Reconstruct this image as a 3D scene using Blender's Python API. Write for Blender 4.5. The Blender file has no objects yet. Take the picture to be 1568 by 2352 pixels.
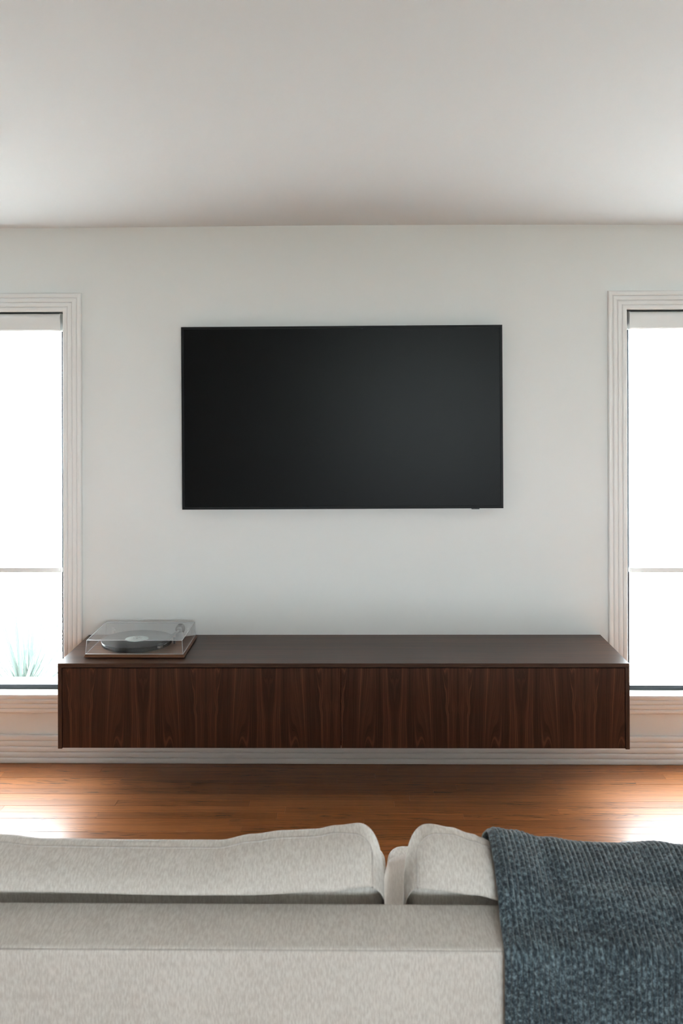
import bpy, bmesh, math, random
from math import sin, cos, pi, radians
from mathutils import Vector, Matrix, noise as mnoise

random.seed(7)
scene = bpy.context.scene
COL = scene.collection

# ------------------------------------------------------------------ camera
cam_d = bpy.data.cameras.new('camera')
cam = bpy.data.objects.new('camera', cam_d)
COL.objects.link(cam)
cam_d.sensor_fit = 'HORIZONTAL'
cam_d.sensor_width = 24.0
cam_d.lens = 24.0 * 2203.0 / 1568.0
cam_d.shift_y = -276.0 / 1568.0
cam_d.clip_start = 0.05
cam.matrix_world = (Matrix.Translation((0.0, -4.34, 1.68)) @ Matrix.Rotation(radians(0.8), 4, 'Z')
                    @ Matrix.Rotation(radians(90), 4, 'X') @ Matrix.Rotation(radians(-0.15), 4, 'Z'))
cam_d.dof.use_dof = True
cam_d.dof.focus_distance = 4.1
cam_d.dof.aperture_fstop = 7.1
scene.camera = cam

# ------------------------------------------------------------------ sky (bright overcast), exposure
SKY = 12.0
world = bpy.data.worlds.new('overcast_sky')
scene.world = world
world.use_nodes = True
wn = world.node_tree.nodes
bg = wn.get('Background')
bg.inputs['Color'].default_value = (0.85, 0.94, 1.0, 1)
bg.inputs['Strength'].default_value = SKY
vs = scene.view_settings
vs.view_transform = 'Standard'
vs.look = 'None'
vs.gamma = 1.0
vs.use_curve_mapping = False
vs.exposure = 1.34
scene.cycles.max_bounces = 6
scene.cycles.use_light_tree = False
scene.cycles.adaptive_threshold = 0.07
scene.cycles.diffuse_bounces = 4
scene.cycles.glossy_bounces = 3
scene.cycles.transparent_max_bounces = 12

sun_d = bpy.data.lights.new('sun', 'SUN')
sun_d.energy = 18.0
sun_d.angle = radians(0.53)
sun_d.color = (1.0, 0.975, 0.94)
sun = bpy.data.objects.new('sun', sun_d)
COL.objects.link(sun)
# high sun standing over the gable end, so it rakes along both window walls without entering
sun.rotation_euler = Vector((0.64, 0.0, -0.77)).to_track_quat('-Z', 'Y').to_euler()

# ------------------------------------------------------------------ room size (metres)
CEIL = 2.431
XL, XR = -3.4, 3.3          # side walls
YB = -8.6                   # wall behind the camera
# openings in the wall in view: (x0, x1, z0, z1)
OPEN_L = (-2.722, -1.322, 0.312, 2.047)
OPEN_R = (1.222, 2.622, 0.312, 2.047)
# windows in the wall behind the camera
OPEN_REAR = [(0.0, 2.4, 0.75, 2.1)]


def portal(cx, y, cz, w, h, flip):
    ld = bpy.data.lights.new('window_portal', 'AREA')
    ld.shape = 'RECTANGLE'
    ld.size = w
    ld.size_y = h
    ld.cycles.is_portal = True
    o = bpy.data.objects.new('window_portal', ld)
    COL.objects.link(o)
    o.location = (cx, y, cz)
    o.rotation_euler = (radians(-90 if flip else 90), 0, 0)


for (a, b, c, d) in (OPEN_L, OPEN_R):
    portal((a + b) / 2, 0.19, (c + d) / 2, b - a, d - c, True)
for (a, b, c, d) in OPEN_REAR:
    portal((a + b) / 2, YB - 0.19, (c + d) / 2, b - a, d - c, False)


# ------------------------------------------------------------------ node helper
class NT:
    def __init__(self, name):
        self.m = bpy.data.materials.new(name)
        self.m.use_nodes = True
        self.t = self.m.node_tree
        self.t.nodes.clear()
        self.out = self.t.nodes.new('ShaderNodeOutputMaterial')

    def n(self, typ, props=None, **inp):
        nd = self.t.nodes.new(typ)
        for k, v in (props or {}).items():
            setattr(nd, k, v)
        for k, v in inp.items():
            self.set(nd, k, v)
        return nd

    def set(self, nd, key, v):
        key2 = key.replace('_', ' ')
        sock = None
        if key.startswith('i') and key[1:].isdigit():
            sock = nd.inputs[int(key[1:])]
        else:
            for s in nd.inputs:
                if s.name == key2 or s.name == key:
                    sock = s
                    break
        if sock is None:
            raise KeyError((nd.bl_idname, key))
        if isinstance(v, bpy.types.NodeSocket):
            self.t.links.new(v, sock)
        elif isinstance(v, bpy.types.Node):
            self.t.links.new(v.outputs[0], sock)
        else:
            if sock.type == 'RGBA' and len(v) == 3:
                v = (*v, 1)
            sock.default_value = v

    def math(self, op, a, b=0.0, c=0.0, clamp=False):
        nd = self.t.nodes.new('ShaderNodeMath')
        nd.operation = op
        nd.use_clamp = clamp
        self.set(nd, 'i0', a)
        self.set(nd, 'i1', b)
        if len(nd.inputs) > 2:
            self.set(nd, 'i2', c)
        return nd.outputs[0]

    def mix(self, fac, a, b, mode='MIX'):
        nd = self.t.nodes.new('ShaderNodeMix')
        nd.data_type = 'RGBA'
        nd.blend_type = mode
        self.set(nd, 'i0', fac)
        for i, v in ((6, a), (7, b)):
            s = nd.inputs[i]
            if isinstance(v, (bpy.types.NodeSocket,)):
                self.t.links.new(v, s)
            else:
                s.default_value = (*v, 1) if len(v) == 3 else v
        return nd.outputs[2]

    def ramp(self, fac, stops, interp='LINEAR'):
        nd = self.t.nodes.new('ShaderNodeValToRGB')
        self.set(nd, 'i0', fac)
        cr = nd.color_ramp
        cr.interpolation = interp
        while len(cr.elements) < len(stops):
            cr.elements.new(0.5)
        for e, (p, c) in zip(cr.elements, stops):
            e.position = p
            e.color = (*c, 1) if not isinstance(c, (int, float)) else (c, c, c, 1)
        return nd.outputs[0]

    def noise(self, vec, scale=1.0, detail=2.0, rough=0.5, dist=0.0):
        nd = self.n('ShaderNodeTexNoise', None, Vector=vec, Scale=scale, Detail=detail,
                    Roughness=rough, Distortion=dist)
        return nd.outputs[0]

    def xyz(self, x, y, z):
        nd = self.n('ShaderNodeCombineXYZ', None, X=x, Y=y, Z=z)
        return nd.outputs[0]

    def sep(self, vec):
        nd = self.n('ShaderNodeSeparateXYZ', None, Vector=vec)
        return nd.outputs

    def obj(self):
        return self.n('ShaderNodeTexCoord').outputs['Object']

    def bump(self, h, strength=0.3, dist=0.01):
        nd = self.n('ShaderNodeBump', None, Height=h, Strength=strength, Distance=dist)
        return nd.outputs[0]

    def principled(self, color, rough=0.5, normal=None, **kw):
        nd = self.n('ShaderNodeBsdfPrincipled')
        self.set(nd, 'Base Color', color)
        self.set(nd, 'Roughness', rough)
        if normal is not None:
            self.set(nd, 'Normal', normal)
        for k, v in kw.items():
            self.set(nd, k, v)
        self.finish(nd)
        return self.m

    def finish(self, sh):
        self.t.links.new(sh.outputs[0], self.out.inputs[0])
        return self.m


# ------------------------------------------------------------------ materials
def mat_paint(name, col, rough=0.6, bump=0.04, scale=90.0):
    t = NT(name)
    o = t.obj()
    big = t.noise(o, 0.9, 0)
    c = t.mix(big, [v * 0.985 for v in col], [min(1, v * 1.012) for v in col])
    if bump < 0.05:
        return t.principled(c, rough)
    return t.principled(c, rough, t.bump(t.noise(o, scale, 0), bump, 0.002))


M_WALL = mat_paint('wall_paint', (0.795, 0.80, 0.788), 0.62)
M_CEIL = mat_paint('ceiling_paint', (0.775, 0.80, 0.812), 0.7)
M_TRIM = mat_paint('trim_paint', (0.82, 0.805, 0.79), 0.38, 0.03, 140)
M_BLIND_BOX = mat_paint('blind_plastic', (0.80, 0.80, 0.79), 0.4, 0.02, 200)


def simple(name, col, rough=0.5, metallic=0.0, var=0.06, **kw):
    t = NT(name)
    nz = t.noise(t.obj(), 35.0, 2)
    c = t.mix(nz, [v * (1 - var) for v in col], [v * (1 + var) for v in col])
    return t.principled(c, rough, None, Metallic=metallic, **kw)


M_BLACKMETAL = simple('black_metal', (0.018, 0.02, 0.024), 0.45, 0.3)
M_TVFRAME = simple('tv_frame_metal', (0.0075, 0.0082, 0.009), 0.5, 0.0, Specular_IOR_Level=0.2)
M_STEEL = simple('steel', (0.55, 0.55, 0.56), 0.25, 1.0)
M_BLACKGLOSS = simple('platter_gloss', (0.006, 0.0065, 0.0075), 0.2, Specular_IOR_Level=0.12)
M_BLACKPLASTIC = simple('black_plastic', (0.02, 0.02, 0.022), 0.4)
M_LABEL = simple('record_paper', (0.55, 0.66, 0.62), 0.6)
M_SUBFLOOR = simple('subfloor', (0.03, 0.018, 0.012), 0.8)
M_BARK = simple('bark', (0.12, 0.09, 0.06), 0.9)


def mat_tv():
    t = NT('matte_tv_screen')
    nz = t.noise(t.obj(), 400, 1)
    c = t.mix(nz, (0.0032, 0.0032, 0.003), (0.0042, 0.0042, 0.004))
    return t.principled(c, 0.33, Specular_IOR_Level=0.10)


M_TV = mat_tv()


def mat_vinyl():
    t = NT('vinyl_grooves')
    x, y, z = t.sep(t.obj())
    r = t.math('SQRT', t.math('ADD', t.math('MULTIPLY', x, x), t.math('MULTIPLY', y, y)))
    g = t.math('SINE', t.math('MULTIPLY', r, 2600.0))
    return t.principled((0.012, 0.0125, 0.014), 0.3, t.bump(g, 0.12, 0.0006))


M_VINYL = mat_vinyl()


def mat_clear(name, tint, rough=0.02, base=0.04, veil=0.0):
    """clear sheet: straight transmission plus a Fresnel weighted gloss"""
    t = NT(name)
    g = t.n('ShaderNodeNewGeometry')
    dt = t.n('ShaderNodeVectorMath', {'operation': 'DOT_PRODUCT'})
    t.set(dt, 'i0', g.outputs['Normal'])
    t.set(dt, 'i1', g.outputs['Incoming'])
    a = t.math('ABSOLUTE', dt.outputs['Value'])
    k = t.math('SUBTRACT', 1.0, a, clamp=True)
    f = t.math('MULTIPLY_ADD', t.math('POWER', k, 5.0), 1.0 - base, base)
    tr = t.n('ShaderNodeBsdfTransparent', None, Color=tint)
    gl = t.n('ShaderNodeBsdfGlossy', None, Color=(1, 1, 1), Roughness=rough)
    mx = t.n('ShaderNodeMixShader', None, i0=f, i1=tr, i2=gl)
    if veil > 0:
        df = t.n('ShaderNodeBsdfDiffuse', None, Color=(0.85, 0.86, 0.88))
        mx = t.n('ShaderNodeMixShader', None, i0=veil, i1=mx, i2=df)
    return t.finish(mx)


M_GLASS = mat_clear('window_glass', (0.97, 0.98, 0.975))
M_ACRYLIC = mat_clear('clear_acrylic', (0.97, 0.975, 0.98), 0.03, 0.03)
M_EDGE_GLINT = mat_clear('acrylic_edge_glint', (0.88, 0.89, 0.92), 0.08, 0.25, 0.55)  # white mixed in to paint the bright glint of clear edges


def mat_blind():
    t = NT('blind_fabric')
    w = t.noise(t.obj(), 300, 2)
    c = t.mix(w, (0.90, 0.90, 0.89), (0.93, 0.93, 0.92))
    d = t.n('ShaderNodeBsdfDiffuse', None, Color=c)
    tl = t.n('ShaderNodeBsdfTranslucent', None, Color=c)
    mx = t.n('ShaderNodeMixShader', None, i0=0.42, i1=d, i2=tl)
    return t.finish(mx)


M_BLIND = mat_blind()


def mat_walnut(name, axis, book=False, rough=0.42, dark=(0.034, 0.0135, 0.0078), mid=(0.070, 0.027, 0.0145),
               light=(0.20, 0.08, 0.042), spec=0.5):
    """axis = grain direction: 'x' or 'z'"""
    t = NT(name)
    o = t.obj()
    x, y, z = t.sep(o)
    if axis == 'z':
        u, v, w = x, z, y
    elif axis == 'y':
        u, v, w = x, y, z
    else:
        u, v, w = y, x, z
    if book:
        u0 = t.math('PINGPONG', t.math('ADD', u, 5.654), 0.255)
    else:
        u0 = t.math('ADD', u, t.math('MULTIPLY', w, 0.7))
    wz = t.math('MULTIPLY', v, 1.0)
    # slow wander of the grain and a few pinched knots
    wob = t.noise(t.xyz(t.math('MULTIPLY', u0, 9.0), t.math('MULTIPLY', wz, 4.2), 0.0), 1.0, 3, 0.55)
    wob2 = t.noise(t.xyz(t.math('MULTIPLY', u0, 26.0), t.math('MULTIPLY', wz, 14.0), 3.0), 1.0, 2, 0.5)
    uu = t.math('MULTIPLY_ADD', t.math('SUBTRACT', wob, 0.5), 0.012 if book else 0.030, u0)
    uu = t.math('MULTIPLY_ADD', t.math('SUBTRACT', wob2, 0.5), 0.0022 if book else 0.006, uu)
    if book:
        # veneer figure that repeats in every mirrored leaf: pinched knots and arched cathedrals
        def bell(a, a0, w):
            q = t.math('DIVIDE', t.math('SUBTRACT', a, a0), w)
            return t.math('EXPONENT', t.math('MULTIPLY', t.math('MULTIPLY', q, q), -1.0))
        slow = t.noise(t.xyz(t.math('MULTIPLY', u, 1.1), 0.0, 4.0), 1.0, 1)
        for (uk, vk, wu, wv, amp) in ((0.022, 0.172, 0.022, 0.024, 0.5), (0.205, 0.120, 0.014, 0.03, 0.3), (0.098, 0.205, 0.012, 0.02, 0.35)):
            vk2 = t.math('MULTIPLY_ADD', t.math('SUBTRACT', slow, 0.5), 0.10, vk)
            gk = t.math('MULTIPLY', bell(u0, uk, wu), bell(wz, vk2, wv))
            uu = t.math('MULTIPLY_ADD', t.math('MULTIPLY', gk, t.math('SUBTRACT', u0, uk)), -amp, uu)
        for (uk, vk, wu, amp) in ((0.135, 0.37, 0.026, 0.34), (0.060, -0.08, 0.016, -0.14), (0.235, -0.05, 0.014, 0.16)):
            dv = t.math('SUBTRACT', wz, vk)
            uu = t.math('MULTIPLY_ADD', t.math('MULTIPLY', t.math('MULTIPLY', dv, dv), bell(u0, uk, wu)), amp, uu)
    bands = t.noise(t.xyz(t.math('MULTIPLY', uu, 30.0), t.math('MULTIPLY', wz, 0.5), 1.3), 1.0, 3, 0.6)
    fine = t.noise(t.xyz(t.math('MULTIPLY', uu, 330.0), t.math('MULTIPLY', wz, 5.0), 7.0), 1.0, 3, 0.6)
    pin = t.noise(t.xyz(t.math('MULTIPLY', uu, 70.0), t.math('MULTIPLY', wz, 0.2), 11.0), 1.0, 1, 0.4)
    c = t.ramp(bands, [(0.30, dark), (0.52, mid), (0.72, [a * 1.35 for a in mid])])
    pinm = t.ramp(pin, [(0.585, 0.0), (0.615, 1.0), (0.65, 0.1)])
    c = t.mix(t.math('MULTIPLY', pinm, 0.75), c, light)
    fm = t.ramp(fine, [(0.36, 0.62), (0.6, 1.12)])
    c = t.mix(1.0, c, fm, 'MULTIPLY')
    h = t.math('ADD', fine, t.math('MULTIPLY', bands, 0.3))
    return t.principled(c, rough, t.bump(h, 0.06, 0.0015), Specular_IOR_Level=spec)


M_WAL_DOOR = mat_walnut('walnut_door_veneer', 'z', True, 0.46, spec=0.2)
M_WAL_TOP = mat_walnut('walnut_top_veneer', 'x', False, 0.31, (0.045, 0.021, 0.012), (0.072, 0.034, 0.0195),
                       (0.11, 0.054, 0.032), spec=0.24)
M_WAL_SIDE = mat_walnut('walnut_side_veneer', 'z', False, 0.45, (0.045, 0.021, 0.013), (0.075, 0.034, 0.02),
                        (0.12, 0.056, 0.034), spec=0.3)
M_WAL_PLINTH = mat_walnut('walnut_plinth', 'x', False, 0.38, (0.13, 0.055, 0.028), (0.20, 0.088, 0.045),
                          (0.27, 0.125, 0.066), spec=0.3)


def mat_floor():
    t = NT('oak_floor_varnish')
    o = t.obj()
    x, y, z = t.sep(o)
    oi = t.n('ShaderNodeObjectInfo').outputs['Random']
    ri = t.n('ShaderNodeNewGeometry').outputs['Random Per Island']
    rnd = t.math('FRACT', t.math('ADD', oi, t.math('MULTIPLY', ri, 0.731)))
    off = t.math('MULTIPLY', rnd, 37.0)
    xx = t.math('ADD', x, off)
    wob = t.noise(t.xyz(t.math('MULTIPLY', xx, 3.0), t.math('MULTIPLY', y, 14.0), off), 1.0, 3, 0.6)
    yy = t.math('MULTIPLY_ADD', t.math('SUBTRACT', wob, 0.5), 0.055, y)
    ring = t.noise(t.xyz(t.math('MULTIPLY', xx, 0.7), t.math('MULTIPLY', yy, 120.0), off), 1.0, 3, 0.6)
    fine = t.noise(t.xyz(t.math('MULTIPLY', xx, 14.0), t.math('MULTIPLY', yy, 500.0), off), 1.0, 2, 0.6)
    fleck = t.noise(t.xyz(t.math('MULTIPLY', xx, 9.0), t.math('MULTIPLY', yy, 150.0), t.math('ADD', off, 5.0)), 1.0, 3, 0.65)
    base = t.ramp(rnd, [(0.0, (0.36, 0.125, 0.035)), (0.5, (0.44, 0.155, 0.044)), (1.0, (0.52, 0.19, 0.056))])
    c = t.mix(1.0, base, t.ramp(ring, [(0.30, 0.62), (0.55, 1.05), (0.8, 1.15)]), 'MULTIPLY')
    c = t.mix(1.0, c, t.ramp(fine, [(0.3, 0.86), (0.6, 1.04)]), 'MULTIPLY')
    dm = t.ramp(fleck, [(0.56, 0.0), (0.64, 1.0)])
    dm2 = t.noise(t.xyz(t.math('MULTIPLY', xx, 1.6), t.math('MULTIPLY', y, 8.0), off), 1.0, 1)
    dm = t.math('MULTIPLY', dm, t.ramp(dm2, [(0.46, 0.0), (0.58, 0.9)]))
    c = t.mix(dm, c, (0.045, 0.018, 0.008))
    h = t.math('ADD', t.math('MULTIPLY', ring, 0.5), t.math('MULTIPLY', t.noise(o, 6.0, 2), 1.0))
    return t.principled(c, 0.47, t.bump(h, 0.08, 0.003), Specular_IOR_Level=0.5, Coat_Weight=0.5, Coat_Roughness=0.28)


M_FLOOR = mat_floor()


def mat_fabric(name, a, b, streak='z'):
    t = NT(name)
    o = t.obj()
    x, y, z = t.sep(o)
    yz = t.math('ADD', z, t.math('MULTIPLY', y, 0.8))
    s1 = t.noise(t.xyz(t.math('MULTIPLY', x, 330.0), t.math('MULTIPLY', yz, 70.0), t.math('MULTIPLY', y, 8.0)), 1.0, 1, 0.6)
    s2 = t.noise(t.xyz(t.math('MULTIPLY', x, 900.0), t.math('MULTIPLY', yz, 900.0), t.math('MULTIPLY', y, 900.0)), 1.0, 0, 0.5)
    s3 = t.noise(o, 9.0, 0)
    f = t.math('ADD', t.math('MULTIPLY', s1, 0.6), t.math('ADD', t.math('MULTIPLY', s2, 0.3), t.math('MULTIPLY', s3, 0.1)))
    c = t.mix(t.ramp(f, [(0.40, 0.0), (0.60, 1.0)]), a, b)
    h = t.math('ADD', t.math('MULTIPLY', s1, 0.6), t.math('MULTIPLY', s2, 0.6))
    return t.principled(c, 0.92, t.bump(h, 0.35, 0.0018), Sheen_Weight=0.25, Sheen_Roughness=0.5, Specular_IOR_Level=0.15)


M_FABRIC = mat_fabric('sofa_fabric', (0.635, 0.58, 0.53), (0.80, 0.755, 0.705))
M_PILLOW = mat_fabric('pillow_fabric', (0.68, 0.61, 0.56), (0.76, 0.69, 0.64))
M_SEAM = mat_fabric('seam_fabric', (0.54, 0.49, 0.45), (0.62, 0.57, 0.53))


def mat_knit():
    t = NT('slate_knit_wool')
    uv = t.n('ShaderNodeUVMap').outputs[0]
    u, v, w = t.sep(uv)
    s1 = t.noise(t.xyz(t.math('MULTIPLY', u, 230.0), t.math('MULTIPLY', v, 120.0), 0.0), 1.0, 2, 0.65)
    s2 = t.noise(t.xyz(t.math('MULTIPLY', u, 700.0), t.math('MULTIPLY', v, 420.0), 4.0), 1.0, 2, 0.6)
    s3 = t.noise(t.xyz(t.math('MULTIPLY', u, 14.0), t.math('MULTIPLY', v, 14.0), 9.0), 1.0, 2, 0.5)
    f = t.math('ADD', t.math('MULTIPLY', s1, 0.62), t.math('ADD', t.math('MULTIPLY', s2, 0.23), t.math('MULTIPLY', s3, 0.15)))
    c = t.ramp(f, [(0.36, (0.018, 0.025, 0.034)), (0.49, (0.062, 0.084, 0.100)), (0.60, (0.19, 0.255, 0.29)), (0.70, (0.33, 0.42, 0.45))])
    return t.principled(c, 0.95, t.bump(t.math('ADD', s1, s2), 0.5, 0.002), Sheen_Weight=0.5, Sheen_Roughness=0.4,
                        Specular_IOR_Level=0.1)


M_KNIT = mat_knit()


def mat_leaf():
    t = NT('yucca_leaf')
    o = t.obj()
    nz = t.noise(o, 8.0, 2)
    c = t.mix(nz, (0.066, 0.094, 0.083), (0.084, 0.116, 0.104))
    return t.principled(c, 0.6)


M_LEAF = mat_leaf()


def mat_ground():
    t = NT('pale_gravel')
    o = t.obj()
    nz = t.noise(o, 40.0, 4, 0.6)
    c = t.mix(nz, (0.46, 0.46, 0.45), (0.62, 0.62, 0.61))
    return t.principled(c, 0.9, t.bump(nz, 0.4, 0.02))


M_GROUND = mat_ground()


# ------------------------------------------------------------------ mesh helpers
def mesh_obj(name, verts, faces, mat, parent=None, loc=(0, 0, 0), smooth=False, recalc=True):
    me = bpy.data.meshes.new(name)
    me.from_pydata([tuple(v) for v in verts], [], faces)
    if recalc:
        bm = bmesh.new()
        bm.from_mesh(me)
        bmesh.ops.recalc_face_normals(bm, faces=bm.faces)
        bm.to_mesh(me)
        bm.free()
    if mat:
        me.materials.append(mat)
    if smooth:
        for p in me.polygons:
            p.use_smooth = True
    o = bpy.data.objects.new(name, me)
    COL.objects.link(o)
    o.location = loc
    if parent:
        o.parent = parent
    return o


def bm_obj(name, bm, mat, parent=None, loc=(0, 0, 0), smooth=False):
    me = bpy.data.meshes.new(name)
    bmesh.ops.recalc_face_normals(bm, faces=bm.faces)
    bm.to_mesh(me)
    bm.free()
    me.materials.append(mat)
    if smooth:
        for p in me.polygons:
            p.use_smooth = True
    o = bpy.data.objects.new(name, me)
    COL.objects.link(o)
    o.location = loc
    if parent:
        o.parent = parent
    return o


def bm_box(bm, x0, x1, y0, y1, z0, z1, bevel=0.0, seg=2):
    r = bmesh.ops.create_cube(bm, size=1.0)
    vs_ = r['verts']
    for v in vs_:
        v.co = Vector(((x0 + x1) / 2 + v.co.x * (x1 - x0), (y0 + y1) / 2 + v.co.y * (y1 - y0),
                       (z0 + z1) / 2 + v.co.z * (z1 - z0)))
    if bevel > 0:
        es = list({e for v in vs_ for e in v.link_edges})
        bmesh.ops.bevel(bm, geom=es, offset=bevel, segments=seg, affect='EDGES', profile=0.5)


def box(name, x0, x1, y0, y1, z0, z1, mat, parent=None, bevel=0.0, seg=2, loc=(0, 0, 0)):
    bm = bmesh.new()
    bm_box(bm, x0, x1, y0, y1, z0, z1, bevel, seg)
    return bm_obj(name, bm, mat, parent, loc)


def lathe(name, prof, n, mat, parent=None, loc=(0, 0, 0), smooth=True, axis='z'):
    """prof: list of (r, h) from bottom axis to top axis"""
    verts, faces, idx = [], [], []
    for (r, h) in prof:
        if r < 1e-6:
            idx.append([len(verts)])
            verts.append((0, 0, h))
        else:
            row = []
            for k in range(n):
                a = 2 * pi * k / n
                row.append(len(verts))
                verts.append((r * cos(a), r * sin(a), h))
            idx.append(row)
    for a, b in zip(idx[:-1], idx[1:]):
        for k in range(n):
            k2 = (k + 1) % n
            if len(a) == 1 and len(b) == 1:
                continue
            if len(a) == 1:
                faces.append((a[0], b[k], b[k2]))
            elif len(b) == 1:
                faces.append((a[k], a[k2], b[0]))
            else:
                faces.append((a[k], a[k2], b[k2], b[k]))
    if axis == 'x':
        verts = [(v[2], v[0], v[1]) for v in verts]
    elif axis == 'y':
        verts = [(v[0], v[2], v[1]) for v in verts]
    o = mesh_obj(name, verts, faces, mat, parent, loc, smooth)
    return o


def tube(name, pts, r, mat, parent=None, n=8, loc=(0, 0, 0), closed=False):
    pts = [Vector(p) for p in pts]
    verts, faces = [], []
    up = Vector((0.013, 0.021, 1))
    N = len(pts)
    for i, p in enumerate(pts):
        a = pts[i - 1] if (i > 0 or closed) else pts[i]
        b = pts[(i + 1) % N] if (i < N - 1 or closed) else pts[i]
        d = (b - a).normalized()
        s = d.cross(up)
        if s.length < 0.05:
            s = d.cross(Vector((1, 0, 0)))
        s.normalize()
        q = s.cross(d).normalized()
        rr = r(i / (N - 1)) if callable(r) else r
        for k in range(n):
            an = 2 * pi * k / n
            verts.append(p + s * (rr * cos(an)) + q * (rr * sin(an)))
    for i in range(N if closed else N - 1):
        j = (i + 1) % N
        for k in range(n):
            k2 = (k + 1) % n
            faces.append((i * n + k, i * n + k2, j * n + k2, j * n + k))
    if not closed:
        faces.append(tuple(range(n))[::-1])
        faces.append(tuple((N - 1) * n + k for k in range(n)))
    return mesh_obj(name, verts, faces, mat, parent, loc, True)


def thing(name, label, cat, loc=(0, 0, 0), group=None):
    o = bpy.data.objects.new(name, None)
    o.empty_display_size = 0.1
    COL.objects.link(o)
    o.location = loc
    o['label'] = label
    o['category'] = cat
    if group:
        o['group'] = group
    return o


def struct(o, label=None, cat=None):
    o['kind'] = 'structure'
    if label:
        o['label'] = label
    if cat:
        o['category'] = cat
    return o


# ------------------------------------------------------------------ walls, ceiling, floor
def wall_with_openings(name, x0, x1, y0, y1, z0, z1, opens, mat):
    """a solid wall lying along x between y0 and y1, with rectangular holes; mirrored use for both end walls"""
    xs = sorted({x0, x1, *[v for o in opens for v in o[:2]]})
    zs = sorted({z0, z1, *[v for o in opens for v in o[2:]]})

    def solid(i, k):
        if i < 0 or k < 0 or i >= len(xs) - 1 or k >= len(zs) - 1:
            return False
        cx, cz = (xs[i] + xs[i + 1]) / 2, (zs[k] + zs[k + 1]) / 2
        return not any(o[0] < cx < o[1] and o[2] < cz < o[3] for o in opens)
    bm = bmesh.new()
    vd = {}

    def V(i, j, k):
        if (i, j, k) not in vd:
            vd[(i, j, k)] = bm.verts.new((xs[i], (y0, y1)[j], zs[k]))
        return vd[(i, j, k)]
    for i in range(len(xs) - 1):
        for k in range(len(zs) - 1):
            if not solid(i, k):
                continue
            for j in (0, 1):
                bm.faces.new((V(i, j, k), V(i + 1, j, k), V(i + 1, j, k + 1), V(i, j, k + 1)))
            if not solid(i - 1, k):
                bm.faces.new((V(i, 0, k), V(i, 1, k), V(i, 1, k + 1), V(i, 0, k + 1)))
            if not solid(i + 1, k):
                bm.faces.new((V(i + 1, 0, k), V(i + 1, 1, k), V(i + 1, 1, k + 1), V(i + 1, 0, k + 1)))
            if not solid(i, k - 1):
                bm.faces.new((V(i, 0, k), V(i + 1, 0, k), V(i + 1, 1, k), V(i, 1, k)))
            if not solid(i, k + 1):
                bm.faces.new((V(i, 0, k + 1), V(i + 1, 0, k + 1), V(i + 1, 1, k + 1), V(i, 1, k + 1)))
    return struct(bm_obj(name, bm, mat))


WT = 0.18
wall_with_openings('wall_back', XL, XR, 0.0, WT, -0.05, CEIL + 0.05, [OPEN_L, OPEN_R], M_WALL)
wall_with_openings('wall_front', XL, XR, YB - WT, YB, -0.05, CEIL + 0.05, OPEN_REAR, M_WALL)
struct(box('wall_left', XL - WT, XL, YB - WT, WT, -0.05, CEIL + 0.05, M_WALL))
struct(box('wall_right', XR, XR + WT, YB - WT, WT, -0.05, CEIL + 0.05, M_WALL))
# the ceiling sags very slightly along the wall line, as old plaster does
cv, cf = [], []
NX, NY = 60, 60
for j in range(NY + 1):
    for i in range(NX + 1):
        x = XL + (XR - XL) * i / NX
        y = YB + (0.02 - YB) * j / NY
        z = CEIL + 0.0035 * sin(x * 2.1 + 0.9) + 0.006 * (mnoise.noise(Vector((x * 0.7, y * 0.7, 2.0))))
        cv.append((x, y, z))
for j in range(NY):
    for i in range(NX):
        a = j * (NX + 1) + i
        cf.append((a, a + NX + 1, a + NX + 2, a + 1))
nb = len(cv)
cv += [(XL, YB, CEIL + 0.12), (XR, YB, CEIL + 0.12), (XR, 0.02, CEIL + 0.12), (XL, 0.02, CEIL + 0.12)]
cf.append((nb, nb + 1, nb + 2, nb + 3))
struct(mesh_obj('ceiling', cv, cf, M_CEIL, smooth=True, recalc=False))

floor = struct(box('floor', XL, XR, YB, 0.0, -0.06, -0.0155, M_SUBFLOOR))
PW = 0.0572


def plank_geo(L, W, T=0.015, c=0.0006):
    vs_, fs_ = [], []
    for (z, ins) in ((-T, 0.0001), (-c, 0.0001), (0.0, 0.0001 + c)):
        vs_ += [(-L / 2 + ins, -W / 2 + ins, z), (L / 2 - ins, -W / 2 + ins, z), (L / 2 - ins, W / 2 - ins, z), (-L / 2 + ins, W / 2 - ins, z)]
    for r in (0, 1):
        for k in range(4):
            k2 = (k + 1) % 4
            fs_.append((r * 4 + k, r * 4 + k2, r * 4 + 4 + k2, r * 4 + 4 + k))
    fs_.append((8, 9, 10, 11))
    return vs_, fs_


rowi = 0
y = 0.0
sv, sf = [], []
prng = random.Random(11)
while y > YB + 0.01:
    w = min(PW, y - YB)
    x = XL - prng.uniform(0.0, 0.9)
    while x < XR:
        L = prng.choice([0.55, 0.7, 0.9, 1.1, 1.3, 1.6]) + prng.uniform(-0.05, 0.05)
        a, b = max(x, XL), min(x + L, XR)
        x += L
        if b - a < 0.02:
            continue
        dz = prng.uniform(-0.0004, 0.0004)
        vv, ff = plank_geo(b - a, w)
        if y > -1.95:
            o = mesh_obj('plank', vv, ff, M_FLOOR, floor, ((a + b) / 2, y - w / 2, dz), recalc=False)
        else:
            k = len(sv)
            sv += [(p[0] + (a + b) / 2, p[1] + y - w / 2, p[2] + dz) for p in vv]
            sf += [tuple(i + k for i in f) for f in ff]
    y -= w
so = mesh_obj('plank_field', sv, sf, M_FLOOR, floor, recalc=False)
so['kind'] = 'stuff'


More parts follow.
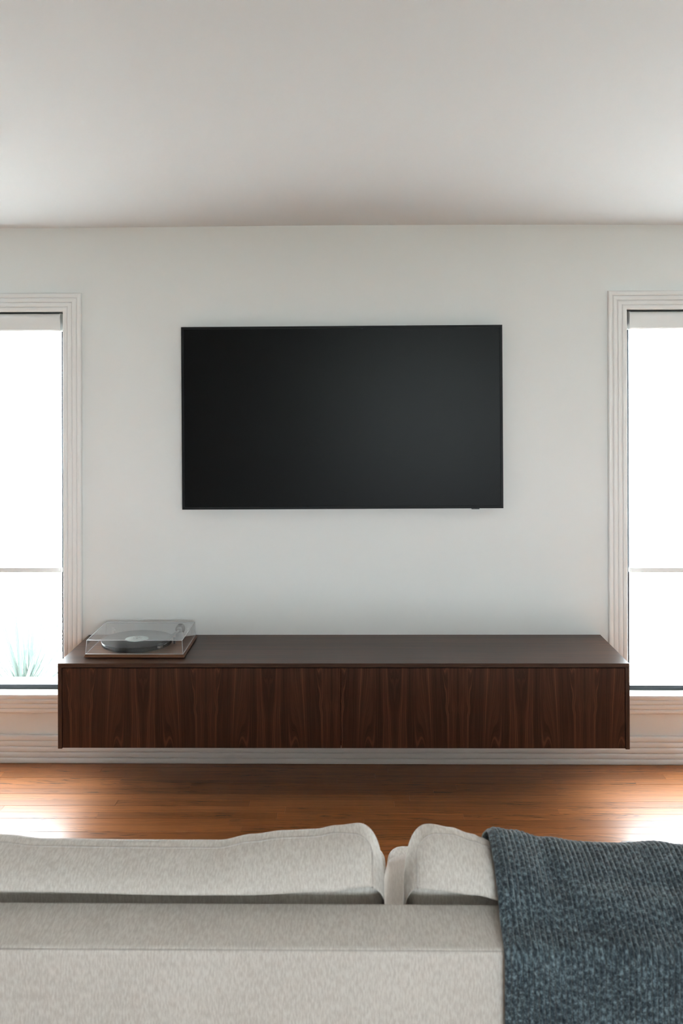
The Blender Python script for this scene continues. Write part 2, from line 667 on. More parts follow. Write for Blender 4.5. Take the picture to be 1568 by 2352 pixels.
# ------------------------------------------------------------------ mouldings
def reeded(width, reeds, depth, base, inner_bead=True, n=6):
    """profile points (u across, d out of the wall)"""
    pts = [(0.0, 0.0), (0.0, base)]
    rw = width / reeds
    for r in range(reeds):
        for k in range(n + 1):
            a = pi * k / n
            u = r * rw + rw * 0.5 * (1 - cos(a))
            dd = base + depth * (sin(a) ** 0.8)
            pts.append((u, dd))
    pts.append((width, 0.0))
    return pts


def run_moulding(name, prof, p0, p1, across, mitre0=0.0, mitre1=0.0, mat=M_TRIM, parent=None, out=Vector((0, -1, 0))):
    """sweep prof from p0 to p1; across = direction of u; mitre shifts the end by u*mitre along the run"""
    p0, p1, across = Vector(p0), Vector(p1), Vector(across)
    d = (p1 - p0).normalized()
    vs_ = []
    for p, m in ((p0, mitre0), (p1, mitre1)):
        for (u, h) in prof:
            vs_.append(p + across * u + out * h + d * (u * m))
    n = len(prof)
    fs_ = [(i, i + 1, n + i + 1, n + i) for i in range(n - 1)]
    fs_.append((n - 1, 0, n, 2 * n - 1))
    fs_.append(tuple(range(n)))
    fs_.append(tuple(range(n, 2 * n)))
    o = mesh_obj(name, vs_, fs_, mat, parent, smooth=False)
    for p in o.data.polygons:
        p.use_smooth = len(p.vertices) == 4
    try:
        o.data.set_sharp_from_angle(angle=radians(50))
    except Exception:
        pass
    return o


BB = reeded(0.128, 5, 0.005, 0.012)
struct(run_moulding('baseboard_back', BB, (XL, 0, 0), (XR, 0, 0), (0, 0, 1)))
struct(run_moulding('baseboard_left', BB, (XL, YB, 0), (XL, -0.02, 0), (0, 0, 1), out=Vector((1, 0, 0))))
struct(run_moulding('baseboard_right', BB, (XR, YB, 0), (XR, -0.02, 0), (0, 0, 1), out=Vector((-1, 0, 0))))
struct(run_moulding('baseboard_front', BB, (XL + .02, YB, 0), (XR - .02, YB, 0), (0, 0, 1), out=Vector((0, 1, 0))))


def make_window(name, op, yw, s):
    """yw: room face of the wall, s=+1 when outdoors lies towards +y"""
    x0, x1, z0, z1 = op
    root = bpy.data.objects.new(name, None)
    COL.objects.link(root)
    root['kind'] = 'structure'
    out = Vector((0, -s, 0))
    cw = 0.084
    # inner edge of the casing sits on the edge of the opening; u grows away from it
    prof = reeded(cw, 4, 0.0042, 0.013)
    i0, i1, j0, j1 = x0, x1, z0, z1
    run_moulding('casing', prof, (i0, yw, j1), (i1, yw, j1), (0, 0, 1), -1, 1, parent=root, out=out)
    run_moulding('casing', prof, (i0, yw, j0), (i1, yw, j0), (0, 0, -1), -1, 1, parent=root, out=out)
    run_moulding('casing', prof, (i0, yw, j0), (i0, yw, j1), (-1, 0, 0), -1, 1, parent=root, out=out)
    run_moulding('casing', prof, (i1, yw, j0), (i1, yw, j1), (1, 0, 0), -1, 1, parent=root, out=out)

    def Y(a, b):
        return (yw + s * a, yw + s * b) if s > 0 else (yw + s * b, yw + s * a)
    fw = 0.031
    ya, yb = Y(0.066, 0.105)
    for (a, b, c, d) in ((x0, x0 + fw, z0, z1), (x1 - fw, x1, z0, z1), (x0 + fw, x1 - fw, z1 - fw, z1), (x0 + fw, x1 - fw, z0, z0 + 0.021)):
        box('window_frame', a, b, ya, yb, c, d, M_BLACKMETAL, root, 0.0015, 1)
    pa, pb = Y(0.084, 0.089)
    box('pane', x0 + fw, x1 - fw, pa, pb, z0 + 0.021, z1 - fw, M_GLASS, root)
    ea, eb = Y(0.105, 0.30)
    box('outer_sill', x0 - 0.05, x1 + 0.05, *Y(WT + 0.001, 0.27), z0 - 0.035, z0 - 0.004, M_TRIM, root, 0.004, 2)
    box('sill_bead', x0 + 0.001, x1 - 0.001, *Y(0.106, 0.122), z0, z0 + 0.020, M_TRIM, root, 0.003, 2)
    return root


make_window('window_1', OPEN_L, 0.0, 1)
make_window('window_2', OPEN_R, 0.0, 1)
for k, op in enumerate(OPEN_REAR):
    make_window('window_%d' % (k + 3), op, YB, -1)


# ------------------------------------------------------------------ roller blinds in the two windows
def make_blind(op, label):
    x0, x1, z0, z1 = op
    root = thing('roller_blind', label, 'blind', ((x0 + x1) / 2, 0.03, z1), 'roller blinds in the windows beside the television')
    hw = (x1 - x0) / 2 - 0.017
    # cassette profile (y, z) rounded towards the room
    prof = [(0.034, -0.007), (-0.010, -0.007)]
    for k in range(9):
        a = radians(90 + 100 * k / 8)
        prof.append((-0.010 + 0.022 * cos(a), -0.029 + 0.022 * sin(a)))
    prof += [(-0.028, -0.080), (-0.024, -0.0855), (0.034, -0.0855)]

    def extr(name, xa, xb, sc, mat):
        vs_, n = [], len(prof)
        for x in (xa, xb):
            for (yy, zz) in prof:
                vs_.append((x, 0.003 + (yy - 0.003) * sc, -0.046 + (zz + 0.046) * sc))
        fs_ = [(i, (i + 1) % n, n + (i + 1) % n, n + i) for i in range(n)]
        fs_ += [tuple(range(n)), tuple(range(n, 2 * n))]
        return mesh_obj(name, vs_, fs_, mat, root)
    extr('cassette', -hw + 0.006, hw - 0.006, 1.0, M_BLIND_BOX)
    extr('end_cap', -hw - 0.001, -hw + 0.006, 1.035, M_BLIND_BOX)
    extr('end_cap', hw - 0.006, hw + 0.001, 1.035, M_BLIND_BOX)
    fx = (x1 - x0) / 2 - 0.025
    zb = 0.869 - z1
    box('blind_fabric', -fx, fx, 0.0145, 0.0151, zb, -0.0856, M_BLIND, root)
    bm = bmesh.new()
    bm_box(bm, -fx + 0.002, fx - 0.002, 0.0055, 0.0240, zb - 0.0135, zb + 0.008, 0.0022, 2)
    bm_obj('bottom_bar', bm, M_BLIND_BOX, root)
    for sx in (-1, 1):
        box('bar_cap', sx * fx - 0.0022, sx * fx + 0.0022, 0.0045, 0.025, zb - 0.0135, zb + 0.0065, M_BLIND_BOX, root, 0.0018, 2)
    return root


make_blind(OPEN_L, 'white roller blind half lowered in the window left of the television')
make_blind(OPEN_R, 'white roller blind half lowered in the window right of the television')


# ------------------------------------------------------------------ television
def make_tv():
    x0, x1, z0, z1 = -0.7775, 0.6600, 1.1555, 1.9750
    cx, cz = (x0 + x1) / 2, (z0 + z1) / 2
    root = thing('television', 'large flat black television with matte dark screen mounted on the wall', 'television', (cx, 0, cz))
    root.rotation_euler = (0, radians(-0.22), 0)
    w, h = (x1 - x0) / 2, (z1 - z0) / 2
    bz = 0.0115
    yf, yb = -0.047, -0.020
    box('back_shell', -w + 0.012, w - 0.012, -0.022, -0.0005, -h + 0.012, h - 0.012, M_BLACKPLASTIC, root, 0.004, 2)
    # four bezel bars, mitred
    o = [(-w, -h), (w, -h), (w, h), (-w, h)]
    i = [(-w + bz, -h + bz), (w - bz, -h + bz), (w - bz, h - bz), (-w + bz, h - bz)]
    for k in range(4):
        k2 = (k + 1) % 4
        q = [o[k], o[k2], i[k2], i[k]]
        vs_ = [(p[0], yf, p[1]) for p in q] + [(p[0], yb, p[1]) for p in q]
        fs_ = [(0, 1, 2, 3), (7, 6, 5, 4), (0, 4, 5, 1), (1, 5, 6, 2), (2, 6, 7, 3), (3, 7, 4, 0)]
        mesh_obj('bezel', vs_, fs_, M_TVFRAME, root)
    box('screen', -w + bz, w - bz, yf + 0.0045, yb, -h + bz, h - bz, M_TV, root)
    bm = bmesh.new()
    bm_box(bm, 0.578, 0.613, yf + 0.004, yb - 0.002, -h - 0.0045, -h + 0.0005, 0.0015, 2)
    bm_obj('sensor', bm, M_BLACKPLASTIC, root)


make_tv()


# ------------------------------------------------------------------ wall hung media console
CX0, CX1 = -1.2095, 1.1035
CZ0, CZ1 = 0.2345, 0.5810
CD = 0.46


def make_console():
    cx = (CX0 + CX1) / 2
    root = thing('media_console', 'long dark walnut media console hung on the wall under the television', 'cabinet', (cx, 0, CZ0))
    root.rotation_euler = (0, radians(-0.08), 0)
    w = (CX1 - CX0) / 2
    H = CZ1 - CZ0
    T = 0.0165
    box('top_panel', -w, w, -CD, -0.0005, H - T, H, M_WAL_TOP, root, 0.0008, 1)
    for s in (-1, 1):
        a, b = (-w, -w + T) if s < 0 else (w - T, w)
        box('side_panel', a, b, -CD, -0.0005, 0, H - T, M_WAL_SIDE, root, 0.0008, 1)
    box('bottom_panel', -w + T, w - T, -CD + 0.024, -0.019, 0.006, 0.006 + T, M_WAL_SIDE, root)
    box('back_panel', -w + T, w - T, -0.019, -0.001, 0.006, H - T, M_WAL_SIDE, root)
    box('divider', -0.009 + 0.009, 0.009 + 0.009, -CD + 0.024, -0.019, 0.006 + T, H - T, M_WAL_SIDE, root)
    g = 0.0022
    mid = -0.0066
    for (a, b) in ((-w + T + g, mid - g / 2), (mid + g / 2, w - T - g)):
        box('door', a, b, -CD + 0.0008, -CD + 0.0195, 0.0035, H - T - 0.0032, M_WAL_DOOR, root, 0.0008, 1)
    return root


make_console()


# ------------------------------------------------------------------ record player
TX, TY, TZ = -0.916, -0.2215, CZ1 - 0.0004


def make_turntable():
    root = thing('record_player', 'record player with wooden plinth and clear dust cover on the walnut console', 'record player', (TX, TY, TZ))
    hw, hd = 0.2075, 0.1665
    # plinth: thin board, edges slanting in towards the top
    vs_, fs_ = [], []
    for (z, ins) in ((0.002, 0.004), (0.0035, 0.0), (0.0135, 0.004), (0.0145, 0.0055)):
        vs_ += [(-hw + ins, -hd + ins, z), (hw - ins, -hd + ins, z), (hw - ins, hd - ins, z), (-hw + ins, hd - ins, z)]
    for r in range(3):
        for k in range(4):
            k2 = (k + 1) % 4
            fs_.append((r * 4 + k, r * 4 + k2, r * 4 + 4 + k2, r * 4 + 4 + k))
    fs_ += [(0, 1, 2, 3), (12, 13, 14, 15)]
    mesh_obj('plinth', vs_, fs_, M_WAL_PLINTH, root)
    for sx in (-1, 1):
        for sy in (-1, 1):
            lathe('foot', [(0, 0.0), (0.017, 0.0), (0.017, 0.0025), (0, 0.0025)], 16, M_BLACKPLASTIC, root, (sx * 0.15, sy * 0.11, 0))
    P = 0.0145
    px, py = -0.024, -0.004
    lathe('platter', [(0, P + 0.001), (0.120, P + 0.001), (0.138, P + 0.003), (0.1465, P + 0.0045), (0.1485, P + 0.007),
                      (0.1485, P + 0.0205), (0.1475, P + 0.0225), (0.145, P + 0.0232), (0, P + 0.0232)], 72, M_BLACKGLOSS, root, (px, py, 0))
    lathe('spindle', [(0, P + 0.022), (0.0035, P + 0.022), (0.0035, P + 0.034), (0.0022, P + 0.0365), (0, P + 0.037)], 12, M_STEEL, root, (px, py, 0))
    # tonearm: pivot post, gimbal, tube, headshell, counterweight, lift
    ax, ay = 0.140, 0.098
    arm = lathe('tonearm', [(0, P), (0.026, P), (0.026, P + 0.005), (0.017, P + 0.007), (0.0155, P + 0.026), (0.012, P + 0.028), (0, P + 0.028)],
                24, M_BLACKPLASTIC, root, (ax, ay, 0))
    az = P + 0.0365
    lathe('gimbal', [(0, -0.010), (0.010, -0.010), (0.012, -0.007), (0.012, 0.007), (0.010, 0.010), (0, 0.010)], 20, M_BLACKPLASTIC, arm, (0, 0, az))
    tip = (-0.036, -0.205, az - 0.006)
    tube('arm_tube', [(0, 0.0, az), (-0.010, -0.06, az - 0.001), (-0.021, -0.12, az - 0.0025), tip], 0.0048, M_BLACKPLASTIC, arm, 10)
    lathe('counterweight', [(0, 0.014), (0.0185, 0.014), (0.0205, 0.016), (0.0205, 0.036), (0.0185, 0.038), (0, 0.038)], 28,
          M_BLACKPLASTIC, arm, (0, 0, az + 0.0005), axis='y')
    tube('arm_stub', [(0, 0.002, az), (0, 0.046, az)], 0.004, M_STEEL, arm, 10)
    bm = bmesh.new()
    bm_box(bm, -0.0085, 0.0085, -0.024, 0.004, -0.004, 0.0015, 0.002, 2)
    hs = bm_obj('headshell', bm, M_BLACKPLASTIC, arm, tip)
    hs.rotation_euler = (0, 0, radians(-24))
    bm = bmesh.new()
    bm_box(bm, -0.0075, 0.0075, -0.022, -0.002, -0.014, -0.004, 0.001, 1)
    ct = bm_obj('cartridge', bm, M_STEEL, arm, tip)
    ct.rotation_euler = (0, 0, radians(-24))
    tube('finger_lift', [(tip[0] + 0.007, tip[1] - 0.014, tip[2]), (tip[0] + 0.018, tip[1] - 0.012, tip[2] + 0.002), (tip[0] + 0.023, tip[1] - 0.011, tip[2] + 0.006)],
         0.001, M_STEEL, arm, 6)
    lathe('arm_rest', [(0, P), (0.005, P), (0.005, P + 0.022), (0.007, P + 0.024), (0.007, P + 0.028), (0, P + 0.028)], 12, M_BLACKPLASTIC, arm, (0.012 - 0.018, -0.085, 0))
    # dust cover: open box, walls taper slightly
    b, t_, zt, th = 0.0, 0.0040, 0.0725, 0.003
    hx, hy = hw - 0.0055, hd - 0.0055
    vs_ = []
    for (ox, oy, z) in ((hx, hy, P + 0.0005), (hx - t_, hy - t_, zt), (hx - th, hy - th, P + 0.0005), (hx - t_ - th, hy - t_ - th, zt - th)):
        vs_ += [(-ox, -oy, z), (ox, -oy, z), (ox, oy, z), (-ox, oy, z)]
    fs_ = []
    for k in range(4):
        k2 = (k + 1) % 4
        fs_.append((k, k2, 4 + k2, 4 + k))
        fs_.append((8 + k2, 8 + k, 12 + k, 12 + k2))
        fs_.append((k2, k, 8 + k, 8 + k2))
    fs_ += [(4, 5, 6, 7), (15, 14, 13, 12)]
    lid = mesh_obj('dust_cover', vs_, fs_, M_ACRYLIC, root, recalc=True)
    top = [Vector(v) for v in vs_[4:8]]
    bot = [Vector(v) for v in vs_[0:4]]
    for k in range(4):  # thin whitened strips, painted glints in place of refracted light along the lid
        k2 = (k + 1) % 4
        tube('cover_edge_glint', [top[k], top[k2]], 0.0013, M_EDGE_GLINT, lid, 8)
        tube('cover_edge_glint', [bot[k] + Vector((0, 0, .0012)), top[k]], 0.0012, M_EDGE_GLINT, lid, 8)
        tube('cover_edge_glint', [bot[k] + Vector((0, 0, .0012)), bot[k2] + Vector((0, 0, .0012))], 0.0010, M_EDGE_GLINT, lid, 8)
    for sx in (-1, 1):
        bm = bmesh.new()
        bm_box(bm, sx * 0.168 - 0.006, sx * 0.168 + 0.006, hd - 0.013, hd - 0.009, P, P + 0.032, 0.0015, 2)
        bm_box(bm, sx * 0.168 - 0.009, sx * 0.168 + 0.009, hd - 0.0005, hd + 0.010, P - 0.010, P + 0.020, 0.002, 2)
        bm_obj('hinge', bm, M_BLIND_BOX, root)
    # record lying on the platter: a thing of its own
    rec = lathe('vinyl_record', [(0.0036, 0), (0.1495, 0), (0.1505, 0.0009), (0.1495, 0.0018), (0.052, 0.0015), (0.0505, 0.0017), (0.0036, 0.0017), (0.0036, 0)],
                72, M_VINYL, None, (TX + px, TY + py, TZ + P + 0.0233))
    rec['label'] = 'black vinyl record with pale label lying on the turntable platter'
    rec['category'] = 'record'
    lathe('paper_label', [(0.0037, 0.0017), (0.0495, 0.0017), (0.0495, 0.00195), (0.0037, 0.00195), (0.0037, 0.0017)], 48, M_LABEL, rec)
    # print on the label: a small dark emblem and an arc of text strokes
    bm = bmesh.new()
    for (a, r0, r1, wd) in ((40, 0.014, 0.026, 0.010), (75, 0.012, 0.030, 0.008), (110, 0.012, 0.028, 0.009), (145, 0.014, 0.024, 0.010)):
        m = Matrix.Rotation(radians(a), 4, 'Z')
        q = [m @ Vector((r0, -wd / 2, 0)), m @ Vector((r1, -wd / 3, 0)), m @ Vector((r1, wd / 3, 0)), m @ Vector((r0, wd / 2, 0))]
        lo = [bm.verts.new((v.x, v.y, 0.00196)) for v in q]
        hi = [bm.verts.new((v.x, v.y, 0.00205)) for v in q]
        bm.faces.new(hi)
        for k in range(4):
            bm.faces.new((lo[k], lo[(k + 1) % 4], hi[(k + 1) % 4], hi[k]))
    bm_obj('label_print', bm, M_BLACKPLASTIC, rec)


make_turntable()


# ------------------------------------------------------------------ sofa seen from behind
D0 = -4.34           # camera plane; depth d in front of it lies at y = D0 + d
FR0, FR1 = -2.640, -2.515     # rear face and front edge of the sofa's back
ST = 0.710                    # top of the sofa's back
SX0, SX1 = -1.50, 1.60


def rounded_slab(name, x0, x1, y0, y1, z0, z1, r, mat, parent, seg=5):
    return box(name, x0, x1, y0, y1, z0, z1, mat, parent, r, seg)


def px2x(px, d):
    return (px - 815.0) / 2203.0 * d


def py2z(py, d):
    return 1.68 - (py - 900.0) / 2203.0 * d


def interp(tab, x):
    if x <= tab[0][0]:
        return tab[0][1]
    for (a, fa), (b, fb) in zip(tab[:-1], tab[1:]):
        if x <= b:
            t = (x - a) / (b - a)
            t = t * t * (3 - 2 * t)
            return fa + (fb - fa) * t
    return tab[-1][1]


def catmull(pts, n, closed=True):
    res = []
    N = len(pts)
    rng = range(N) if closed else range(N - 1)
    for i in rng:
        p0, p1, p2, p3 = (pts[(i - 1) % N] if closed or i > 0 else pts[0]), pts[i], pts[(i + 1) % N], (pts[(i + 2) % N] if closed or i + 2 < N else pts[-1])
        for k in range(n):
            t = k / n
            q = []
            for a, b, c, d in zip(p0, p1, p2, p3):
                q.append(0.5 * (2 * b + (c - a) * t + (2 * a - 5 * b + 4 * c - d) * t * t + (3 * b - a - 3 * c + d) * t ** 3))
            res.append(tuple(q))
    if not closed:
        res.append(tuple(pts[-1]))
    return res


sofa = thing('sofa', 'long oatmeal fabric sofa seen from behind in the foreground', 'sofa', ((SX0 + SX1) / 2, -2.1, 0.0))


def S(o):
    """keep world placement under the sofa empty"""
    o.parent = sofa
    o.matrix_parent_inverse = Matrix.Translation(sofa.location).inverted()
    return o


RT = 0.690                    # top of its rear edge, a little lower than the front edge
bm = bmesh.new()
bm_box(bm, SX0 + 0.2, SX1 - 0.2, FR0, FR1, 0.14, ST)
for v in bm.verts:
    if v.co.z > 0.5 and v.co.y < FR0 + 0.01:
        v.co.z = RT
bmesh.ops.bevel(bm, geom=list(bm.edges), offset=0.010, segments=4, affect='EDGES', profile=0.5)
S(bm_obj('back_rest', bm, M_FABRIC, None))
seam_y = FR0 + 0.0
S(tube('back_seam', [(SX0 + 0.2, FR0 + 0.0035, RT - 0.0030), (SX1 - 0.2, FR0 + 0.0035, RT - 0.0030)], 0.0016, M_SEAM, None, 8))
S(rounded_slab('seat_base', SX0 + 0.2, SX1 - 0.2, FR1 + 0.001, -1.72, 0.14, 0.30, 0.02, M_FABRIC, None))
for (a, b) in ((SX0, SX0 + 0.199), (SX1 - 0.199, SX1)):
    S(rounded_slab('arm_rest', a, b, FR0, -1.70, 0.14, 0.60, 0.03, M_FABRIC, None))
xm = 0.082
S(rounded_slab('seat_cushion', SX0 + 0.203, xm - 0.002, FR1 + 0.03, -1.69, 0.301, 0.44, 0.04, M_FABRIC, None))
S(rounded_slab('seat_cushion', xm + 0.002, SX1 - 0.203, FR1 + 0.03, -1.69, 0.301, 0.44, 0.04, M_FABRIC, None))
for lx in (SX0 + 0.08, SX1 - 0.08):
    for ly in (FR0 + 0.08, -1.80):
        S(lathe('leg', [(0, 0.0), (0.016, 0.0), (0.024, 0.139), (0, 0.139)], 14, M_WAL_SIDE, None, (lx, ly, 0)))


def back_cushion(name, label, x0, x1, htab, r0, r1, seed, sag=None):
    """box cushion lofted along x; htab gives the crest height over x"""
    N = 150
    sec_all = []
    xs = []
    for i in range(N + 1):
        t = i / N
        # cluster samples at both ends
        t = 0.5 - 0.5 * cos(pi * t)
        xs.append(x0 + (x1 - x0) * t)
    verts, faces = [], []
    seam, seam2 = [], []
    cnt = None
    for i, x in enumerate(xs):
        H = interp(htab, x)
        nz = mnoise.noise(Vector((x * 3.1, seed, 0.3)))
        bul = 0.006 * nz
        low = max(0.714, min(0.7275 + interp(sag, x), H - 0.036)) + 0.002 * mnoise.noise(Vector((x * 4.0, seed + 4, 1.0)))
        bd, bz_ = 1.794 - bul, low + 0.012
        ctrl = [(1.846, 0.455), (1.858, 0.60), (1.866, 0.680), (1.864, low - 0.022), (1.826, low + 0.000), (bd, bz_),
                (bd + (1.884 - bd) * 0.16, bz_ + (H - 0.003 - bz_) * 0.50), (bd + (1.884 - bd) * 0.52, bz_ + (H - 0.003 - bz_) * 0.84),
                (1.884, H - 0.0030), (1.910, H), (1.945, H - 0.018),
                (1.985, H - 0.055), (2.010, H - 0.11), (2.02, 0.60), (2.01, 0.47), (1.98, 0.445), (1.87, 0.442)]
        sec = catmull(ctrl, 4)
        # end rounding
        e0, e1 = (x - x0) / r0, (x1 - x) / r1
        s = 1.0
        for e in (e0, e1):
            if e < 1.0:
                s = min(s, (1 - (1 - max(e, 0)) ** 2.6) ** (1 / 2.6))
        cd, cz = 1.925, 0.60
        row = []
        for (d, z) in sec:
            sd = 0.25 + 0.75 * s
            sz = 0.10 + 0.90 * s if z > cz else 0.55 + 0.45 * s
            d2 = cd + (d - cd) * sd
            z2 = cz + (z - cz) * (1 - (1 - sz) * 0.75)
            row.append(len(verts))
            verts.append((x, D0 + d2, z2))
        if cnt is None:
            cnt = len(sec)
        k = 8 * 4
        v = verts[row[k]]
        if s > 0.985:
            seam.append((v[0], v[1] - 0.0005, v[2] + 0.0004))
        sec_all.append(row)
    for a, b in zip(sec_all[:-1], sec_all[1:]):
        for k in range(cnt):
            k2 = (k + 1) % cnt
            faces.append((a[k], a[k2], b[k2], b[k]))
    faces.append(tuple(sec_all[0]))
    faces.append(tuple(sec_all[-1])[::-1])
    ox, oy, oz = (x0 + x1) / 2, D0 + 1.925, 0.44
    verts = [(a - ox, b - oy, c - oz) for (a, b, c) in verts]
    c = mesh_obj(name, verts, faces, M_FABRIC, None, (ox, oy, oz), True)
    c['label'] = label
    c['category'] = 'cushion'
    c['group'] = 'loose back cushions of the sofa'
    # piped seam along the top, turning down the face near each end
    def face_line(i_end, inward):
        pts = []
        row = sec_all[i_end]
        for k in range(8 * 4, 3 * 4, -1):
            pts.append(verts[row[k]])
        return pts
    i0 = next(i for i, x in enumerate(xs) if x - x0 > r0 * 0.38)
    i1 = max(i for i, x in enumerate(xs) if x1 - x > r1 * 0.38)
    line = []
    left = [verts[sec_all[i0][k]] for k in range(3 * 4, 7 * 4)]
    right = [verts[sec_all[i1][k]] for k in range(7 * 4, 3 * 4, -1)]
    # rounded corners: climb gradually from the face to the seam row
    def corner(ia, ib):
        pts = []
        n = abs(ib - ia)
        stp = 1 if ib > ia else -1
        for q in range(0, n + 1):
            i = ia + q * stp
            kk = 7 * 4 + (8 * 4 - 7 * 4) * (q / max(1, n)) ** 0.5
            ka = int(kk)
            f = kk - ka
            A, B = Vector(verts[sec_all[i][ka]]), Vector(verts[sec_all[i][min(ka + 1, 8 * 4)]])
            pts.append(tuple(A.lerp(B, f)))
        return pts
    nc = 12
    line = left + corner(i0, i0 + nc) + [verts[sec_all[i][8 * 4]] for i in range(i0 + nc + 1, i1 - nc)] + corner(i1, i1 - nc)[::-1] + right
    tube('seam', line, 0.0019, M_SEAM, c, 6)
    return c


D = 1.905
H1 = [(px2x(p, D), py2z(q, D)) for p, q in ((-700, 1925), (-300, 1900), (-60, 1918), (0, 1923), (90, 1932), (300, 1934), (500, 1934), (575, 1920), (650, 1911), (720, 1908), (770, 1899), (830, 1893), (900, 1893))]
sag1 = [(px2x(p, 1.8), z) for p, z in ((0, 0.002), (250, 0.0), (560, 0.0), (740, 0.006), (880, 0.022))]
back_cushion('back_cushion', 'wide oatmeal back cushion on the sofa, its right end puffed up', SX0 + 0.2, px2x(881, 1.86), H1, 0.05, 0.058, 1.0, sag1)
H2 = [(px2x(p, D), py2z(q, D)) for p, q in ((900, 1897), (985, 1895), (1030, 1902), (1080, 1917), (1108, 1927), (1135, 1942), (1180, 1958), (1260, 1972), (1400, 1978), (1900, 1978))]
sag2 = [(px2x(p, 1.8), z) for p, z in ((930, 0.025), (1000, 0.010), (1090, 0.001), (1150, -0.010), (1300, -0.012))]
back_cushion('back_cushion', 'oatmeal back cushion on the sofa, partly under the blue-grey throw', px2x(928, 1.86), SX1 - 0.2, H2, 0.052, 0.05, 2.0, sag2)


# pillow seen in the gap between the two back cushions
def make_pillow():
    d = 2.13
    cx, cz = px2x(985, d), 0.525
    w, h, th = 0.105, 0.095, 0.045
    N = 40
    verts, faces = [], []
    for side in (1, -1):
        for j in range(N + 1):
            for i in range(N + 1):
                u, v = -1 + 2 * i / N, -1 + 2 * j / N
                k = ((1 - u ** 4) * (1 - v ** 4))
                bulge = th * max(k, 0) ** 0.45
                # rounded corners
                m = 1 - 0.10 * (u * u * v * v)
                x = w * u * m
                z = h * v * m
                verts.append((x, -side * (bulge + 0.002), z))
    n1 = (N + 1) * (N + 1)
    for s in (0, 1):
        for j in range(N):
            for i in range(N):
                a = s * n1 + j * (N + 1) + i
                faces.append((a, a + 1, a + N + 2, a + N + 1))
    ring = [i for i in range(N + 1)] + [j * (N + 1) + N for j in range(1, N + 1)] + [N * (N + 1) + i for i in range(N - 1, -1, -1)] + [j * (N + 1) for j in range(N - 1, 0, -1)]
    for a, b in zip(ring, ring[1:] + ring[:1]):
        faces.append((a, b, b + n1, a + n1))
    o = mesh_obj('throw_pillow', verts, faces, M_PILLOW, None, (cx, D0 + d, cz + 0.035), True)
    o.rotation_euler = (radians(12), 0, 0)
    o['label'] = 'small plain beige pillow showing in the gap between the back cushions'
    o['category'] = 'pillow'


make_pillow()


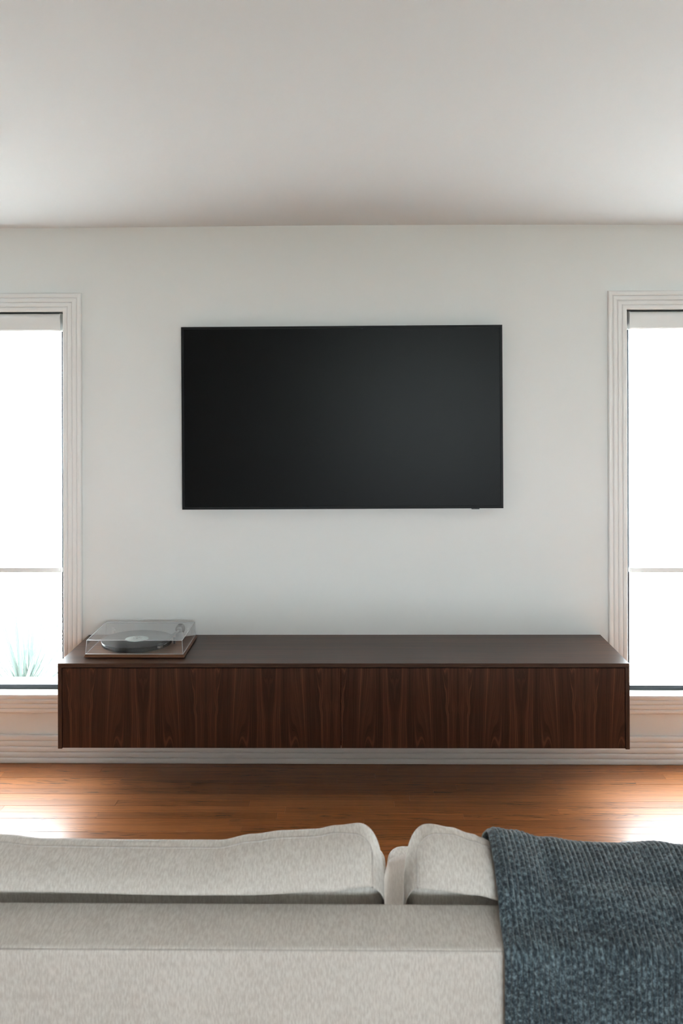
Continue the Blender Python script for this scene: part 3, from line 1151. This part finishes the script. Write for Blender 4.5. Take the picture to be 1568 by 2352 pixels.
# ------------------------------------------------------------------ knitted throw over the right hand cushion
def make_throw():
    ox, oy, oz = 0.56, -2.55, 0.72
    bx0, bx1 = 0.262, 1.05
    RIB = 0.0098
    nu = int((bx1 - bx0) / RIB * 9)
    hb = [(px2x(p, D), py2z(q, D)) for p, q in ((1100, 1905), (1138, 1903), (1180, 1911), (1250, 1931), (1340, 1936), (1568, 1945), (2200, 1945))]
    # path (depth, z) from the seat over the cushion and down the rear of the sofa
    rows = []
    step = 0.0032
    verts, uvs, faces = [], [], []
    nv = None
    for i in range(nu + 1):
        u = bx0 + (bx1 - bx0) * i / nu
        H = interp(hb, u) - 0.013
        ctrl = [(2.044, 0.50), (2.042, 0.60), (2.032, H - 0.11), (2.004, H - 0.052), (1.958, H - 0.018), (1.915, H + 0.001), (1.885, H - 0.001), (1.845, H - 0.010),
                (1.812, H - 0.024), (1.782, 0.5 * (H - 0.036) + 0.5 * 0.742), (1.755, 0.724), (1.730, 0.7080), (1.708, 0.6985), (1.693, 0.6880), (1.6895, 0.668),
                (1.688, 0.60), (1.686, 0.50), (1.684, 0.41), (1.682, 0.30)]
        dense = catmull(ctrl, 24, closed=False)
        if nv is None:
            # arc length sampling shared by every column
            L = [0.0]
            for a, b in zip(dense[:-1], dense[1:]):
                L.append(L[-1] + math.hypot(a[0] - b[0], a[1] - b[1]))
            nv = int(L[-1] / step)
            tot = L[-1]
        L = [0.0]
        for a, b in zip(dense[:-1], dense[1:]):
            L.append(L[-1] + math.hypot(a[0] - b[0], a[1] - b[1]))
        k = 0
        ph = (u - bx0) / RIB
        for j in range(nv + 1):
            tgt = L[-1] * j / nv
            while k < len(L) - 2 and L[k + 1] < tgt:
                k += 1
            f = (tgt - L[k]) / max(1e-9, L[k + 1] - L[k])
            a, b = dense[k], dense[k + 1]
            d, z = a[0] + (b[0] - a[0]) * f, a[1] + (b[1] - a[1]) * f
            tx, tz = b[0] - a[0], b[1] - a[1]
            l = math.hypot(tx, tz) or 1
            nx, nz = tz / l, -tx / l          # outward (towards camera / up)
            v = tgt
            rib = abs(sin(pi * ph)) ** 0.7
            st = 0.5 + 0.5 * sin(2 * pi * v / 0.0075 + (pi if int(ph) % 2 else 0))
            fold = 0.0085 * mnoise.noise(Vector((u * 9.0 - v * 3.2, v * 3.0 + u * 2, 5.0))) + 0.0035 * mnoise.noise(Vector((u * 22.0 - v * 8, v * 7.0, 8.0)))
            wander = 0.004 * mnoise.noise(Vector((u * 5, v * 4.0, 1.5)))
            edge = min(1.0, (u - bx0) / 0.012)
            hgt = 0.0045 + 0.0044 * rib + 0.0010 * st * rib + max(fold, -0.0025) + 0.0008 * mnoise.noise(Vector((u * 160, v * 120, 2.0)))
            hgt *= 0.35 + 0.65 * edge
            verts.append((u + wander - ox, D0 + d + nx * hgt - oy, z + nz * hgt - oz))
            uvs.append((u, v))
    m = nv + 1
    for i in range(nu):
        for j in range(nv):
            faces.append((i * m + j, i * m + j + 1, (i + 1) * m + j + 1, (i + 1) * m + j))
    o = mesh_obj('knitted_throw', verts, faces, M_KNIT, None, (ox, oy, oz), True, recalc=False)
    uvl = o.data.uv_layers.new(name='UVMap')
    buf = []
    for lp in o.data.loops:
        buf.extend(uvs[lp.vertex_index])
    uvl.data.foreach_set('uv', buf)
    md = o.modifiers.new('thickness', 'SOLIDIFY')
    md.thickness = 0.004
    md.offset = 0.0
    o['label'] = 'blue-grey ribbed knitted throw draped over the back of the sofa'
    o['category'] = 'throw blanket'
    return o


make_throw()

# ------------------------------------------------------------------ outdoors
g = struct(box('ground', -14, 14, 0.32, 22, -0.40, -0.25, M_GROUND))
g2 = struct(box('ground_rear', -14, 14, -30, YB - 0.4, -0.40, -0.25, simple('lawn', (0.10, 0.12, 0.06), 0.9)))


struct(box('rear_sky_blocker', XL - 0.4, XR + 0.4, YB - WT - 2.6, YB - WT - 0.001, 2.30, 2.42, M_TRIM, None, 0.01, 1))  # added unseen slab, keeps high sky light off the floor behind the camera


def make_yucca():
    bx, by, bz = -1.90, 1.15, -0.25
    root = thing('yucca_plant', 'spiky pale green yucca growing outside the left window', 'plant', (bx, by, bz))
    L, n = 1.0, 8
    vs_, fs_ = [], []
    for i in range(n + 1):
        t = i / n
        w = 0.023 * (0.75 + 0.9 * t - 1.65 * t * t) if t < 1 else 0.0
        w = max(w, 0.0008)
        th = 0.0035 * (1 - t) + 0.0004
        zc = t * L
        yc = 0.10 * t * t
        vs_ += [(-w / 2, yc + 0.25 * w, zc), (0, yc - th, zc), (w / 2, yc + 0.25 * w, zc), (0, yc + th, zc)]
    for i in range(n):
        for k in range(4):
            k2 = (k + 1) % 4
            fs_.append((i * 4 + k, i * 4 + k2, i * 4 + 4 + k2, i * 4 + 4 + k))
    fs_ += [(0, 1, 2, 3), (n * 4 + 3, n * 4 + 2, n * 4 + 1, n * 4)]
    proto = mesh_obj('leaf', vs_, fs_, M_LEAF, root, (0, 0, 0.2), True)
    rr = random.Random(5)
    for k in range(76):
        o = proto if k == 0 else proto.copy()
        if k:
            COL.objects.link(o)
            o.parent = root
        az = 2 * pi * (k * 0.381966)
        tilt = radians(8 + 62 * (k / 76) ** 0.8 + rr.uniform(-6, 6))
        o.rotation_euler = (Matrix.Rotation(az, 4, 'Z') @ Matrix.Rotation(-tilt, 4, 'X')).to_euler()
        s = rr.uniform(0.60, 0.86)
        o.scale = (s * 1.15, s, s)
        o.location = (0.02 * cos(az), 0.02 * sin(az), 0.22 - 0.12 * k / 76)
    lathe('trunk', [(0, 0), (0.07, 0), (0.06, 0.14), (0.03, 0.25), (0, 0.26)], 14, M_BARK, root)


make_yucca()
